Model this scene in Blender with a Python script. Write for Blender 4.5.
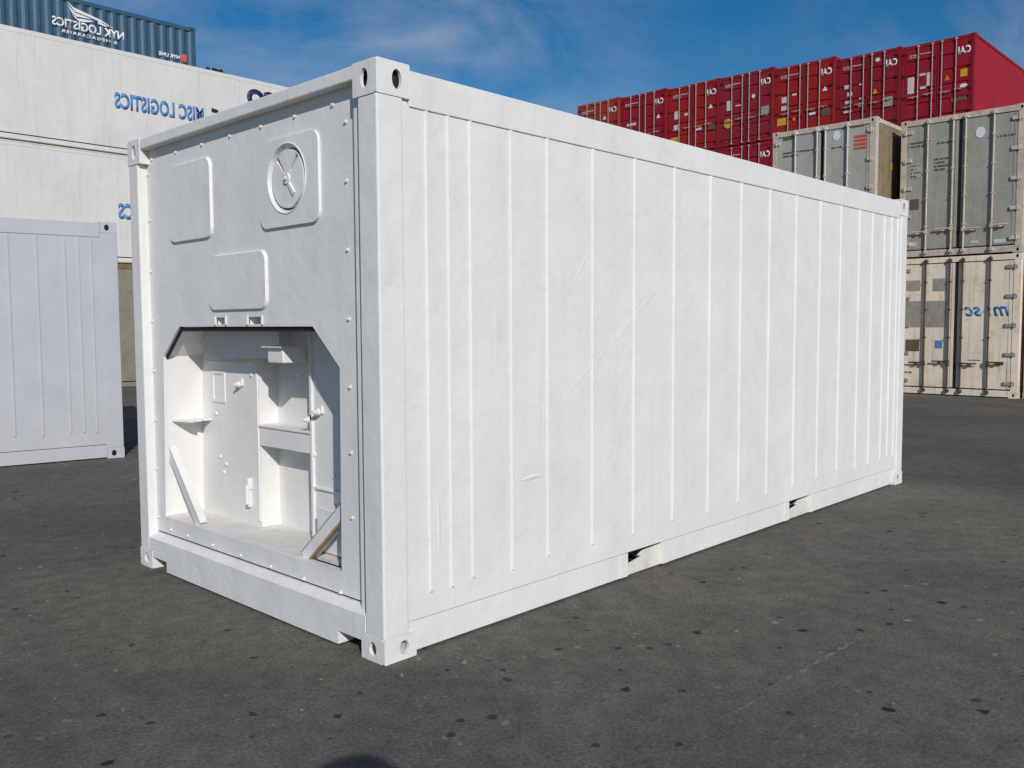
import bpy, bmesh, math, random
from mathutils import Vector, Matrix
from mathutils.geometry import delaunay_2d_cdt
random.seed(7)
R = math.radians
scene = bpy.context.scene
col = scene.collection
for o in list(bpy.data.objects):
    bpy.data.objects.remove(o)

# ------------------------------------------------------------------ camera
yaw, pit, roll = 0.76201, -0.06577, -0.0049
CAM = Vector((-2.3202, -2.9870, 1.4731))
fw = Vector((math.cos(yaw)*math.cos(pit), math.sin(yaw)*math.cos(pit), math.sin(pit)))
rt = Vector((math.sin(yaw), -math.cos(yaw), 0))
up = rt.cross(fw)
r2 = rt*math.cos(roll) + up*math.sin(roll)
u2 = -rt*math.sin(roll) + up*math.cos(roll)
cd = bpy.data.cameras.new('camera')
cam = bpy.data.objects.new('camera', cd); col.objects.link(cam)
cam.matrix_world = Matrix(((r2.x, u2.x, -fw.x, CAM.x), (r2.y, u2.y, -fw.y, CAM.y), (r2.z, u2.z, -fw.z, CAM.z), (0, 0, 0, 1)))
cd.sensor_width = 36; cd.lens = 880.39*36/1024; cd.clip_start = .05; cd.clip_end = 3000
scene.camera = cam

# ------------------------------------------------------------------ light
SUN_EL = 28.5
SD = Vector((-.508*math.cos(R(SUN_EL)), -.8614*math.cos(R(SUN_EL)), math.sin(R(SUN_EL)))).normalized()   # towards the sun
sl = bpy.data.lights.new('sun', 'SUN'); sl.energy = 3.42; sl.angle = R(.53); sl.color = (1, .955, .90)
so = bpy.data.objects.new('sun', sl); col.objects.link(so)
so.rotation_euler = SD.to_track_quat('Z', 'Y').to_euler(); so.location = (-8, -11, 9)
w = bpy.data.worlds.new('World'); scene.world = w; w.use_nodes = True
nt = w.node_tree; N = nt.nodes; Lk = nt.links
bg = N['Background']
sky = N.new('ShaderNodeTexSky'); sky.sky_type = 'NISHITA'; sky.sun_disc = False
sky.sun_elevation = R(SUN_EL); sky.sun_rotation = math.atan2(SD.x, SD.y) % (2*math.pi)
sky.air_density = 1.0; sky.dust_density = .2; sky.ozone_density = 3.0
tc = N.new('ShaderNodeTexCoord')
mp = N.new('ShaderNodeMapping'); mp.inputs['Location'].default_value = (7.7, .4, 4.1); mp.inputs['Rotation'].default_value = (0, 0, R(40)); mp.inputs['Scale'].default_value = (1.2, 3.4, 5.5)
Lk.new(tc.outputs['Generated'], mp.inputs['Vector'])
n1 = N.new('ShaderNodeTexNoise'); n1.inputs['Scale'].default_value = 1.9; n1.inputs['Detail'].default_value = 9; n1.inputs['Roughness'].default_value = .62; n1.inputs['Distortion'].default_value = .5
Lk.new(mp.outputs[0], n1.inputs['Vector'])
n2 = N.new('ShaderNodeTexNoise'); n2.inputs['Scale'].default_value = 1.7; n2.inputs['Detail'].default_value = 3
Lk.new(tc.outputs['Generated'], n2.inputs['Vector'])
cr = N.new('ShaderNodeValToRGB'); cr.color_ramp.elements[0].position = .40; cr.color_ramp.elements[1].position = .78
Lk.new(n1.outputs[0], cr.inputs[0])
cr2 = N.new('ShaderNodeValToRGB'); cr2.color_ramp.elements[0].position = .36; cr2.color_ramp.elements[1].position = .60
Lk.new(n2.outputs[0], cr2.inputs[0])
mm = N.new('ShaderNodeMath'); mm.operation = 'MULTIPLY'; Lk.new(cr.outputs[0], mm.inputs[0]); Lk.new(cr2.outputs[0], mm.inputs[1])
mm2 = N.new('ShaderNodeMath'); mm2.operation = 'MULTIPLY'; Lk.new(mm.outputs[0], mm2.inputs[0]); mm2.inputs[1].default_value = .62
hs = N.new('ShaderNodeHueSaturation'); hs.inputs['Saturation'].default_value = 1.42
Lk.new(sky.outputs[0], hs.inputs['Color'])
mx = N.new('ShaderNodeMixRGB'); Lk.new(mm2.outputs[0], mx.inputs[0]); Lk.new(hs.outputs[0], mx.inputs[1]); mx.inputs[2].default_value = (6.0, 6.4, 7.0, 1)
Lk.new(mx.outputs[0], bg.inputs['Color']); bg.inputs['Strength'].default_value = .072
scene.view_settings.view_transform = 'Standard'; scene.view_settings.look = 'None'
scene.view_settings.exposure = 0.0; scene.view_settings.gamma = 1
scene.render.resolution_x = 1024; scene.render.resolution_y = 768

# ------------------------------------------------------------------ materials
def nod(m, t): return m.node_tree.nodes.new(t)
MATS = {}
def paint(name, c, rough=.5, var=.06, dirt=None, dirt_amt=.0, streak=0., bump=.15, bscale=6., scale=3., spec=.4, metal=0., speck=None, speck_t=.72):
    """painted steel: slow colour drift, vertical streaks, dirt patches and a slightly uneven skin"""
    if name in MATS: return MATS[name]
    m = bpy.data.materials.new(name); m.use_nodes = True; t = m.node_tree; L = t.links
    b = t.nodes['Principled BSDF']
    geo = nod(m, 'ShaderNodeNewGeometry'); P = geo.outputs['Position']
    a = nod(m, 'ShaderNodeTexNoise'); a.inputs['Scale'].default_value = scale; a.inputs['Detail'].default_value = 6; a.inputs['Roughness'].default_value = .6; L.new(P, a.inputs['Vector'])
    mr = nod(m, 'ShaderNodeMapRange'); mr.inputs[1].default_value = .3; mr.inputs[2].default_value = .7; mr.inputs[3].default_value = 1-var; mr.inputs[4].default_value = 1+var*.5
    L.new(a.outputs[0], mr.inputs[0])
    vm = nod(m, 'ShaderNodeVectorMath'); vm.operation = 'SCALE'; vm.inputs[0].default_value = c; L.new(mr.outputs[0], vm.inputs['Scale'])
    out = vm.outputs[0]
    mpn = nod(m, 'ShaderNodeMapping'); mpn.inputs['Scale'].default_value = (7, 7, .45); L.new(P, mpn.inputs['Vector'])
    s = nod(m, 'ShaderNodeTexNoise'); s.inputs['Scale'].default_value = 1.6; s.inputs['Detail'].default_value = 7; s.inputs['Roughness'].default_value = .65; L.new(mpn.outputs[0], s.inputs['Vector'])
    dc = dirt or (c[0]*.45, c[1]*.42, c[2]*.38)
    def mixin(out, fac, colr):
        x = nod(m, 'ShaderNodeMixRGB'); L.new(fac, x.inputs[0]); L.new(out, x.inputs[1]); x.inputs[2].default_value = (*colr, 1); return x.outputs[0]
    if streak:
        q = nod(m, 'ShaderNodeMapRange'); q.inputs[1].default_value = .50; q.inputs[2].default_value = .78; q.inputs[3].default_value = 0; q.inputs[4].default_value = streak
        L.new(s.outputs[0], q.inputs[0]); out = mixin(out, q.outputs[0], dc)
    if dirt_amt:
        d = nod(m, 'ShaderNodeTexNoise'); d.inputs['Scale'].default_value = scale*2.3; d.inputs['Detail'].default_value = 8; d.inputs['Roughness'].default_value = .72; L.new(P, d.inputs['Vector'])
        q = nod(m, 'ShaderNodeMapRange'); q.inputs[1].default_value = .52; q.inputs[2].default_value = .70; q.inputs[3].default_value = 0; q.inputs[4].default_value = dirt_amt
        L.new(d.outputs[0], q.inputs[0]); out = mixin(out, q.outputs[0], dc)
    if speck:
        d = nod(m, 'ShaderNodeTexNoise'); d.inputs['Scale'].default_value = scale*9; d.inputs['Detail'].default_value = 5; d.inputs['Roughness'].default_value = .6; L.new(P, d.inputs['Vector'])
        q = nod(m, 'ShaderNodeMapRange'); q.inputs[1].default_value = speck_t; q.inputs[2].default_value = speck_t+.04; q.inputs[3].default_value = 0; q.inputs[4].default_value = .8
        L.new(d.outputs[0], q.inputs[0]); out = mixin(out, q.outputs[0], speck)
    L.new(out, b.inputs['Base Color'])
    rr = nod(m, 'ShaderNodeMapRange'); rr.inputs[3].default_value = rough-.08; rr.inputs[4].default_value = rough+.12; L.new(a.outputs[0], rr.inputs[0]); L.new(rr.outputs[0], b.inputs['Roughness'])
    b.inputs['Specular IOR Level'].default_value = spec; b.inputs['Metallic'].default_value = metal
    if bump:
        bn = nod(m, 'ShaderNodeTexNoise'); bn.inputs['Scale'].default_value = bscale; bn.inputs['Detail'].default_value = 5; bn.inputs['Roughness'].default_value = .5; L.new(P, bn.inputs['Vector'])
        bp = nod(m, 'ShaderNodeBump'); bp.inputs['Strength'].default_value = bump; bp.inputs['Distance'].default_value = .03; L.new(bn.outputs[0], bp.inputs['Height'])
        b3 = nod(m, 'ShaderNodeTexNoise'); b3.inputs['Scale'].default_value = bscale*5; b3.inputs['Detail'].default_value = 6; b3.inputs['Roughness'].default_value = .65; L.new(P, b3.inputs['Vector'])
        bq = nod(m, 'ShaderNodeBump'); bq.inputs['Strength'].default_value = bump*.6; bq.inputs['Distance'].default_value = .010; L.new(b3.outputs[0], bq.inputs['Height']); L.new(bp.outputs[0], bq.inputs['Normal']); L.new(bq.outputs[0], b.inputs['Normal'])
    MATS[name] = m
    return m

M_WHITE = paint('fresh_white_paint', (.765, .755, .738), .46, .05, dirt=(.56, .55, .52), dirt_amt=.25, streak=.22, bump=.30, bscale=4.0, scale=2.2, spec=.3, speck=(.42, .36, .28), speck_t=.755)
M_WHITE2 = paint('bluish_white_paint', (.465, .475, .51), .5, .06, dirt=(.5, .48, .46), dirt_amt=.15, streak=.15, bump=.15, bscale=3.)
M_DUST_SHADE = paint('dusty_and_shaded_white_paint', (.72, .70, .65), .7, .10, dirt=(.42, .38, .32), dirt_amt=.45, bump=.2, bscale=20, scale=4)  # real dust on the recess floor, painted shade in the fork pockets
M_AGED = paint('aged_white_paint', (.68, .675, .66), .55, .06, dirt=(.42, .34, .24), dirt_amt=.10, streak=.28, bump=.08, scale=1.4, speck=(.32, .2, .12), speck_t=.74)
M_AGEDTRIM = paint('aged_cream_trim', (.62, .60, .50), .6, .12, dirt=(.3, .22, .14), dirt_amt=.35, streak=.3, bump=.1, scale=1.5)
M_TAN = paint('khaki_grey_paint', (.25, .23, .18), .6, .12, dirt=(.12, .09, .06), dirt_amt=.4, streak=.3, bump=.1)
M_BROWN = paint('brown_rail_paint', (.22, .14, .07), .6, .15, dirt_amt=.4)
M_BLUE = paint('slate_blue_paint', (.030, .085, .145), .5, .12, dirt=(.07, .11, .14), dirt_amt=.3, streak=.4, bump=.05)
M_BLUED = paint('dark_teal_paint', (.012, .07, .085), .5, .15, dirt_amt=.3)
M_DARK = paint('black_rubber_and_shade', (.015, .015, .016), .7, .1, dirt_amt=.2)  # rubber gaskets, and painted shade in the casting holes and recess edge
M_REEF = paint('weathered_grey_paint', (.36, .345, .300), .6, .09, dirt=(.13, .11, .085), dirt_amt=.32, streak=.45, bump=.06, scale=1.6)
M_REEF2 = paint('light_grey_paint', (.42, .405, .365), .6, .09, dirt=(.16, .13, .10), dirt_amt=.25, streak=.4, bump=.06, scale=1.8)
M_TRIM = paint('cream_frame_paint', (.58, .50, .41), .55, .14, dirt=(.18, .12, .08), dirt_amt=.5, streak=.35, bump=.08, scale=3, speck=(.2, .1, .05), speck_t=.66)
M_BEIGE = paint('faded_beige_paint', (.84, .72, .58), .6, .10, dirt=(.32, .21, .12), dirt_amt=.42, streak=.6, bump=.06, scale=1.6, speck=(.22, .12, .06), speck_t=.68)
M_TANR = paint('warm_tan_paint', (.50, .36, .25), .6, .12, dirt=(.26, .16, .1), dirt_amt=.35, streak=.4, bump=.06, scale=1.6)
M_KHAKISIDE = paint('khaki_side_paint', (.24, .19, .12), .6, .16, dirt=(.12, .08, .05), dirt_amt=.5, streak=.4, bump=.06)
M_RUST = paint('rusty_steel', (.10, .06, .04), .75, .3, dirt=(.04, .025, .02), dirt_amt=.5, bump=.2, bscale=30)
M_GSTEEL = paint('dull_grey_steel', (.30, .29, .28), .5, .15, dirt_amt=.4)
M_RODG = paint('galvanised_rod', (.42, .34, .33), .5, .12, dirt=(.25, .14, .1), dirt_amt=.4, scale=5)
M_ORANGE = paint('rust_orange_edge', (.40, .25, .13), .7, .2, dirt_amt=.4, scale=12)
M_LBLUE = paint('letter_blue', (.09, .24, .50), .5, .06, bump=0)
M_NAVY = paint('letter_navy', (.02, .02, .10), .5, .06, bump=0)
M_LWHITE = paint('letter_white', (.72, .72, .74), .5, .1, bump=0)
M_LDARK = paint('faded_dark_letter', (.10, .11, .10), .6, .2, bump=0, dirt=(.2, .2, .19), dirt_amt=.6, scale=9)
M_YEL = paint('yellow_sticker', (.62, .36, .02), .5, .15, bump=0, dirt_amt=.2)
M_ORG = paint('orange_sticker', (.62, .20, .02), .5, .15, bump=0, dirt_amt=.2)
M_LRED = paint('red_sticker', (.62, .09, .05), .5, .15, bump=0)
M_PALE = paint('pale_label', (.62, .58, .55), .5, .15, bump=0, dirt_amt=.3, scale=8)
M_GLAB = paint('grey_label', (.34, .32, .27), .5, .2, bump=0, dirt_amt=.5, scale=9)
M_BLAB = paint('brown_label', (.13, .095, .06), .6, .2, bump=0, dirt_amt=.3, scale=8)

def asphalt():
    m = bpy.data.materials.new('asphalt'); m.use_nodes = True; t = m.node_tree; L = t.links; b = t.nodes['Principled BSDF']
    geo = nod(m, 'ShaderNodeNewGeometry'); P = geo.outputs['Position']
    def noise(sc, det=6, ro=.6, vec=P, dist=0):
        n = nod(m, 'ShaderNodeTexNoise'); n.inputs['Scale'].default_value = sc; n.inputs['Detail'].default_value = det; n.inputs['Roughness'].default_value = ro; n.inputs['Distortion'].default_value = dist; L.new(vec, n.inputs['Vector']); return n.outputs[0]
    def mr(x, a, bb, c, d):
        n = nod(m, 'ShaderNodeMapRange'); n.interpolation_type = 'SMOOTHSTEP'
        for i, v in zip((1, 2, 3, 4), (a, bb, c, d)): n.inputs[i].default_value = v
        L.new(x, n.inputs[0]); return n.outputs[0]
    def mix(f, c1, c2, mode='MIX'):
        n = nod(m, 'ShaderNodeMixRGB'); n.blend_type = mode
        for i, v in ((0, f), (1, c1), (2, c2)):
            if isinstance(v, tuple): n.inputs[i].default_value = (*v, 1)
            elif isinstance(v, float): n.inputs[i].default_value = v
            else: L.new(v, n.inputs[i])
        return n.outputs[0]
    def math_(op, a, bb):
        n = nod(m, 'ShaderNodeMath'); n.operation = op
        for i, v in ((0, a), (1, bb)):
            if isinstance(v, float): n.inputs[i].default_value = v
            else: L.new(v, n.inputs[i])
        return n.outputs[0]
    base = mix(mr(noise(.42, 5), .35, .68, 0, 1), (.134, .129, .104), (.096, .089, .078))
    base = mix(mr(noise(1.3, 7, .65), .50, .72, 0, .55), base, (.072, .068, .064))
    base = mix(mr(noise(.8, 4, .5, dist=.6), .56, .70, 0, .45), base, (.150, .136, .118))
    grain = noise(62, 4, .75); mid = noise(9, 6, .7)
    base = mix(1.0, base, mix(mr(grain, .3, .7, 0, 1), (.66, .66, .66), (1.36, 1.36, 1.36)), 'MULTIPLY'); base = mix(1.0, base, mix(mr(mid, .3, .7, 0, 1), (.82, .82, .83), (1.20, 1.19, 1.17)), 'MULTIPLY')
    # sparse aggregate showing through
    v = nod(m, 'ShaderNodeTexVoronoi'); v.inputs['Scale'].default_value = 38; L.new(P, v.inputs['Vector'])
    base = mix(math_('MULTIPLY', mr(v.outputs['Distance'], .10, .24, 1, 0), mr(noise(21, 3), .58, .66, 0, .5)), base, (.20, .19, .17))
    # tar spots: voronoi cells, only some of them, warped so that no two look alike
    wv = nod(m, 'ShaderNodeTexNoise'); wv.inputs['Scale'].default_value = 30; wv.inputs['Detail'].default_value = 7; wv.inputs['Roughness'].default_value = .7; L.new(P, wv.inputs['Vector'])
    ad = nod(m, 'ShaderNodeVectorMath'); ad.operation = 'MULTIPLY_ADD'; L.new(wv.outputs['Color'], ad.inputs[0]); ad.inputs[1].default_value = (.070, .070, 0); L.new(P, ad.inputs[2])
    fl = nod(m, 'ShaderNodeVectorMath'); fl.operation = 'MULTIPLY'; L.new(ad.outputs[0], fl.inputs[0]); fl.inputs[1].default_value = (1, 1, 0)
    for sc, hi, th, f, c in ((2.7, .085, .50, .95, (.014, .013, .013)), (5.3, .13, .58, .92, (.018, .017, .017)), (10., .20, .62, .85, (.028, .027, .025)), (23., .24, .62, .6, (.045, .043, .040)), (17., .2, .74, .45, (.24, .23, .2)), (4.1, .09, .84, .6, (.32, .31, .28)), (9., .14, .86, .5, (.26, .25, .22))):
        vv = nod(m, 'ShaderNodeTexVoronoi'); vv.inputs['Scale'].default_value = sc; L.new(fl.outputs[0], vv.inputs['Vector'])
        sp = nod(m, 'ShaderNodeSeparateColor'); L.new(vv.outputs['Color'], sp.inputs[0])
        size = mr(sp.outputs[0], th, 1, 0, hi)
        d = math_('SUBTRACT', size, vv.outputs['Distance'])
        base = mix(mr(d, 0, .010, 0, f), base, c)
    # one long pale scrape
    A, B = Vector((1.10, -1.55)), Vector((2.75, -1.05))
    sx = nod(m, 'ShaderNodeSeparateXYZ'); L.new(ad.outputs[0], sx.inputs[0])
    def line(A, B, wd, amt, base):
        d = (B-A).normalized()
        off = Vector((.035, .035))
        al = math_('ADD', math_('MULTIPLY', math_('SUBTRACT', sx.outputs[0], float(A.x+off.x)), float(d.x)), math_('MULTIPLY', math_('SUBTRACT', sx.outputs[1], float(A.y+off.y)), float(d.y)))
        ac = math_('ADD', math_('MULTIPLY', math_('SUBTRACT', sx.outputs[0], float(A.x+off.x)), float(-d.y)), math_('MULTIPLY', math_('SUBTRACT', sx.outputs[1], float(A.y+off.y)), float(d.x)))
        aca = math_('ABSOLUTE', ac, 0.0)
        f = math_('MULTIPLY', mr(aca, 0, wd, 1, 0), math_('MULTIPLY', mr(al, 0, .2, 0, 1), mr(al, (B-A).length-.2, (B-A).length, 1, 0)))
        f = math_('MULTIPLY', f, mr(noise(17, 3), .40, .56, .1, amt))
        return mix(f, base, (.26, .25, .21))
    for a, bb, wd, amt in SCRAPES: base = line(Vector(a), Vector(bb), wd, amt, base)
    L.new(base, b.inputs['Base Color']); b.inputs['Roughness'].default_value = .92; b.inputs['Specular IOR Level'].default_value = .25
    bp = nod(m, 'ShaderNodeBump'); bp.inputs['Strength'].default_value = .55; bp.inputs['Distance'].default_value = .006
    h = math_('ADD', grain, math_('MULTIPLY', noise(140, 2), .6)); L.new(h, bp.inputs['Height'])
    bp2 = nod(m, 'ShaderNodeBump'); bp2.inputs['Strength'].default_value = .35; bp2.inputs['Distance'].default_value = .05
    L.new(noise(1.1, 5), bp2.inputs['Height']); L.new(bp2.outputs[0], bp.inputs['Normal']); L.new(bp.outputs[0], b.inputs['Normal'])
    return m
SCRAPES = [((.52, -1.33), (.92, -1.355), .010, .7), ((.95, -1.335), (1.85, -1.375), .009, .75), ((-.6, .3), (-.1, -.35), .008, .25), ((2.4, -.6), (3.6, -.9), .012, .3)]

# ------------------------------------------------------------------ mesh helpers
def new_obj(name, bm, mat, parent=None, smooth=False, label=None):
    bmesh.ops.recalc_face_normals(bm, faces=bm.faces)
    me = bpy.data.meshes.new(name); bm.to_mesh(me); bm.free()
    me.materials.append(mat)
    if smooth:
        for p in me.polygons: p.use_smooth = True
    o = bpy.data.objects.new(name, me); col.objects.link(o)
    if parent: o.parent = parent
    if label: o['label'] = label
    return o
def root(name, label, cat, loc, rz=0, group=None):
    o = bpy.data.objects.new(name, None); col.objects.link(o); o.empty_display_size = .3
    o.location = loc; o.rotation_euler = (0, 0, rz); o['label'] = label; o['category'] = cat
    if group: o['group'] = group
    return o
def box(bm, a, b, bev=0, seg=2):
    x0, x1 = sorted((a[0], b[0])); y0, y1 = sorted((a[1], b[1])); z0, z1 = sorted((a[2], b[2]))
    vs = [bm.verts.new((x, y, z)) for x in (x0, x1) for y in (y0, y1) for z in (z0, z1)]
    fs = [bm.faces.new([vs[i] for i in q]) for q in ((0, 1, 3, 2), (4, 6, 7, 5), (0, 4, 5, 1), (2, 3, 7, 6), (0, 2, 6, 4), (1, 5, 7, 3))]
    if bev:
        es = list({e for f in fs for e in f.edges})
        bmesh.ops.bevel(bm, geom=es, offset=bev, segments=seg, affect='EDGES', profile=.5)
def prism(bm, poly, d0, d1, axis):
    """poly: 2D points; extruded along axis. axis 0: poly=(y,z); 1: (x,z); 2: (x,y)"""
    def p3(p, d):
        return (d, p[0], p[1]) if axis == 0 else ((p[0], d, p[1]) if axis == 1 else (p[0], p[1], d))
    A = [bm.verts.new(p3(p, d0)) for p in poly]; B = [bm.verts.new(p3(p, d1)) for p in poly]
    n = len(poly)
    bm.faces.new(A); bm.faces.new(B[::-1])
    for i in range(n): bm.faces.new((A[i], A[(i+1) % n], B[(i+1) % n], B[i]))
def plate_holes(bm, outer, holes, d0, d1, axis):
    """flat plate with real holes and a real thickness"""
    pts = []; edges = []
    for loop in [outer]+holes:
        s = len(pts); n = len(loop); pts += [Vector(p) for p in loop]; edges += [(s+i, s+(i+1) % n) for i in range(n)]
    vs, es, fs, *_ = delaunay_2d_cdt(pts, edges, [], 0, 1e-5)
    def inside(p, poly):
        c = False; n = len(poly)
        for i in range(n):
            a, b = poly[i], poly[(i+1) % n]
            if (a[1] > p[1]) != (b[1] > p[1]) and p[0] < (b[0]-a[0])*(p[1]-a[1])/(b[1]-a[1])+a[0]: c = not c
        return c
    def p3(p, d):
        return (d, p[0], p[1]) if axis == 0 else ((p[0], d, p[1]) if axis == 1 else (p[0], p[1], d))
    A = [bm.verts.new(p3(p, d0)) for p in vs]; B = [bm.verts.new(p3(p, d1)) for p in vs]
    for f in fs:
        c = sum((vs[i] for i in f), Vector((0, 0)))/len(f)
        if inside(c, outer) and not any(inside(c, h) for h in holes):
            bm.faces.new([A[i] for i in f]); bm.faces.new([B[i] for i in f][::-1])
    for loop in [outer]+holes:
        idx = [min(range(len(vs)), key=lambda k: (vs[k]-Vector(p)).length) for p in loop]
        for i in range(len(idx)):
            a, b = idx[i], idx[(i+1) % len(idx)]
            try: bm.faces.new((A[a], A[b], B[b], B[a]))
            except ValueError: pass
def cyl(bm, c, r, h, axis=2, n=16, r2=None):
    """cylinder from c along +axis for h"""
    r2 = r if r2 is None else r2
    def p(a, rr, d):
        u, v = math.cos(a)*rr, math.sin(a)*rr
        o = [(d, u, v), (v, d, u), (u, v, d)][axis]
        return (c[0]+o[0], c[1]+o[1], c[2]+o[2])
    A = [bm.verts.new(p(2*math.pi*i/n, r, 0)) for i in range(n)]; B = [bm.verts.new(p(2*math.pi*i/n, r2, h)) for i in range(n)]
    bm.faces.new(A); bm.faces.new(B[::-1])
    for i in range(n): bm.faces.new((A[i], A[(i+1) % n], B[(i+1) % n], B[i]))
def rrect(y0, z0, y1, z1, r, n=6):
    out = []
    for cx, cy, a0 in ((y1-r, z1-r, 0), (y0+r, z1-r, 90), (y0+r, z0+r, 180), (y1-r, z0+r, 270)):
        for i in range(n+1):
            a = R(a0+90*i/n); out.append((cx+r*math.cos(a), cy+r*math.sin(a)))
    return out
def ell(cx, cy, rx, ry, n=20):
    return [(cx+rx*math.cos(2*math.pi*i/n), cy+ry*math.sin(2*math.pi*i/n)) for i in range(n)]
def raised(bm, loop, d0, d1, axis, ch):
    """plate with a chamfered rim: loop at d0 shrinking by ch to d1"""
    cx = sum(p[0] for p in loop)/len(loop); cy = sum(p[1] for p in loop)/len(loop)
    hx = max(abs(p[0]-cx) for p in loop); hy = max(abs(p[1]-cy) for p in loop)
    sm = [(cx+(p[0]-cx)*(hx-ch)/hx, cy+(p[1]-cy)*(hy-ch)/hy) for p in loop]
    def p3(p, d):
        return (d, p[0], p[1]) if axis == 0 else (p[0], d, p[1])
    A = [bm.verts.new(p3(p, d0)) for p in loop]; B = [bm.verts.new(p3(p, d1)) for p in sm]
    bm.faces.new(A); bm.faces.new(B[::-1]); n = len(loop)
    for i in range(n): bm.faces.new((A[i], A[(i+1) % n], B[(i+1) % n], B[i]))

# mirrored lettering, as the photograph shows it ------------------------------------------------
def lettering(name, s, a0, z0, wid, hgt, plane, d, mat, parent, mirror=True, bold=.0, shear=0., thick=.004, spacing=1., label=None, body_z=None):
    """a0 = left edge as seen by the viewer in horizontal coordinate h (plane 'y': h = x ; plane 'x': h = -y)"""
    cu = bpy.data.curves.new(name, 'FONT'); cu.body = s; cu.offset = bold; cu.shear = shear; cu.space_character = spacing; cu.resolution_u = 4
    ob = bpy.data.objects.new(name, cu); col.objects.link(ob)
    dg = bpy.context.evaluated_depsgraph_get(); me = bpy.data.meshes.new_from_object(ob.evaluated_get(dg))
    bpy.data.objects.remove(ob)
    xs = [v.co.x for v in me.vertices]; ys = [v.co.y for v in me.vertices]
    x0, x1, y0, y1 = min(xs), max(xs), min(ys), max(ys)
    bm = bmesh.new(); bm.from_mesh(me); bpy.data.meshes.remove(me)
    for v in bm.verts:
        h = (v.co.x-x0)/(x1-x0); h = 1-h if mirror else h
        h = a0+h*wid; z = z0+(v.co.y-y0)/(y1-y0)*hgt
        v.co = (h, d, z) if plane == 'y' else (d, -h, z)
    r = bmesh.ops.extrude_face_region(bm, geom=bm.faces[:])
    for g in r['geom']:
        if isinstance(g, bmesh.types.BMVert):
            if plane == 'y': g.co.y -= thick
            else: g.co.x -= thick
    return new_obj(name, bm, mat, parent, label=label)

# ------------------------------------------------------------------ parts shared by all containers
def casting_bm(L, W, z, h, sx, sy, lx=.178, wy=.162, tz=1):
    """hollow corner casting with oval openings in its two outer faces and its top; outer corner at (L or 0, W or 0)"""
    bm = bmesh.new(); t = .014; o = .003
    N_ = 20
    outer = rrect(-o, 0, lx, h, .006, 2)
    hole = ell(lx*.60, h*.50, .026, h*.29)
    plate_holes(bm, outer, [hole], -o, t, 1)                       # face seen from the side
    outer = rrect(t, 0, wy, h, .004, 2); hole = ell(wy*.50, h*.50, .026, h*.29)
    plate_holes(bm, outer, [hole], -o, t, 0)                       # face seen from the end
    box(bm, (lx-t, t, 0), (lx, wy, h)); box(bm, (t, wy-t, 0), (lx-t, wy, h))
    zc = h-t if tz > 0 else 0
    plate_holes(bm, [(t, t), (lx-t, t), (lx-t, wy-t), (t, wy-t)], [ell(lx*.5, wy*.5, .05, .03)], zc, zc+t, 2)
    zc = 0 if tz > 0 else h-t
    box(bm, (t, t, zc), (lx-t, wy-t, zc+t))
    for v in bm.verts:
        v.co.x = v.co.x if sx > 0 else L-v.co.x
        v.co.y = v.co.y if sy > 0 else W-v.co.y
        v.co.z += z
    return bm
def castings(r, L, W, H, mat, hb=.118, ht=.118):
    for sx in (1, -1):
        for sy in (1, -1):
            new_obj('corner_casting', casting_bm(L, W, 0, hb, sx, sy, tz=-1), mat, r)
            c = new_obj('corner_casting', casting_bm(L, W, H-ht, ht, sx, sy), mat, r)
            if sx > 0 and sy > 0:
                bm = bmesh.new(); box(bm, (.024, .024, H-ht+.02), (.15, .14, H-.03)); new_obj('bore_shade', bm, M_DARK, c)  # dark box behind the holes stands in for the shade inside
def posts(r, L, W, H, mat, hb=.118, ht=.118, px=.14, py=.14, bev=.008):
    for x0, x1 in ((0, px), (L-px, L)):
        for y0, y1 in ((0, py), (W-py, W)):
            bm = bmesh.new(); box(bm, (x0, y0, hb-.002), (x1, y1, H-ht+.002), bev); new_obj('corner_post', bm, mat, r)
def rails(r, L, W, H, mat, th=.10, bh=.14, y=.0, bot=.012, end=True, matb=None):
    for ys in ((y, .07), (W-.07, W-y)):
        bm = bmesh.new(); box(bm, (.178, ys[0], H-th), (L-.178, ys[1], H-.012), .005); new_obj('top_rail', bm, mat, r)
        bm = bmesh.new(); box(bm, (.178, ys[0]+.006, bot), (L-.178, ys[1], bh), .005); new_obj('bottom_rail', bm, matb or mat, r)
def roof(r, L, W, H, mat):
    bm = bmesh.new(); box(bm, (.06, .06, H-.05), (L-.06, W-.06, H-.022)); new_obj('roof', bm, mat, r)
def floor_(r, L, W, mat):
    bm = bmesh.new(); box(bm, (.08, .08, .16), (L-.08, W-.08, .20)); new_obj('floor', bm, mat, r)
def corr_bm(bm, x0, x1, z0, z1, yo, depth, sgn=1, pitch=.278):
    """trapezoid corrugated sheet along x, outer face at yo, depth going inward (sgn)"""
    n = max(1, round((x1-x0)/pitch)); p = (x1-x0)/n; pts = []
    for i in range(n):
        b = x0+i*p
        pts += [(b, 0), (b+.26*p, 0), (b+.5*p, 1), (b+.76*p, 1)]
    pts.append((x1, 0))
    A = [bm.verts.new((x, yo+sgn*d*depth, z0)) for x, d in pts]; B = [bm.verts.new((x, yo+sgn*d*depth, z1)) for x, d in pts]
    for i in range(len(pts)-1): bm.faces.new((A[i], A[i+1], B[i+1], B[i]))
def side_corr(r, L, W, H, mat, which='both'):
    for s in (0, 1):
        bm = bmesh.new(); corr_bm(bm, .14, L-.14, .13, H-.095, .012 if s == 0 else W-.012, .036, 1 if s == 0 else -1)
        new_obj('side_panel', bm, mat, r)
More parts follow.
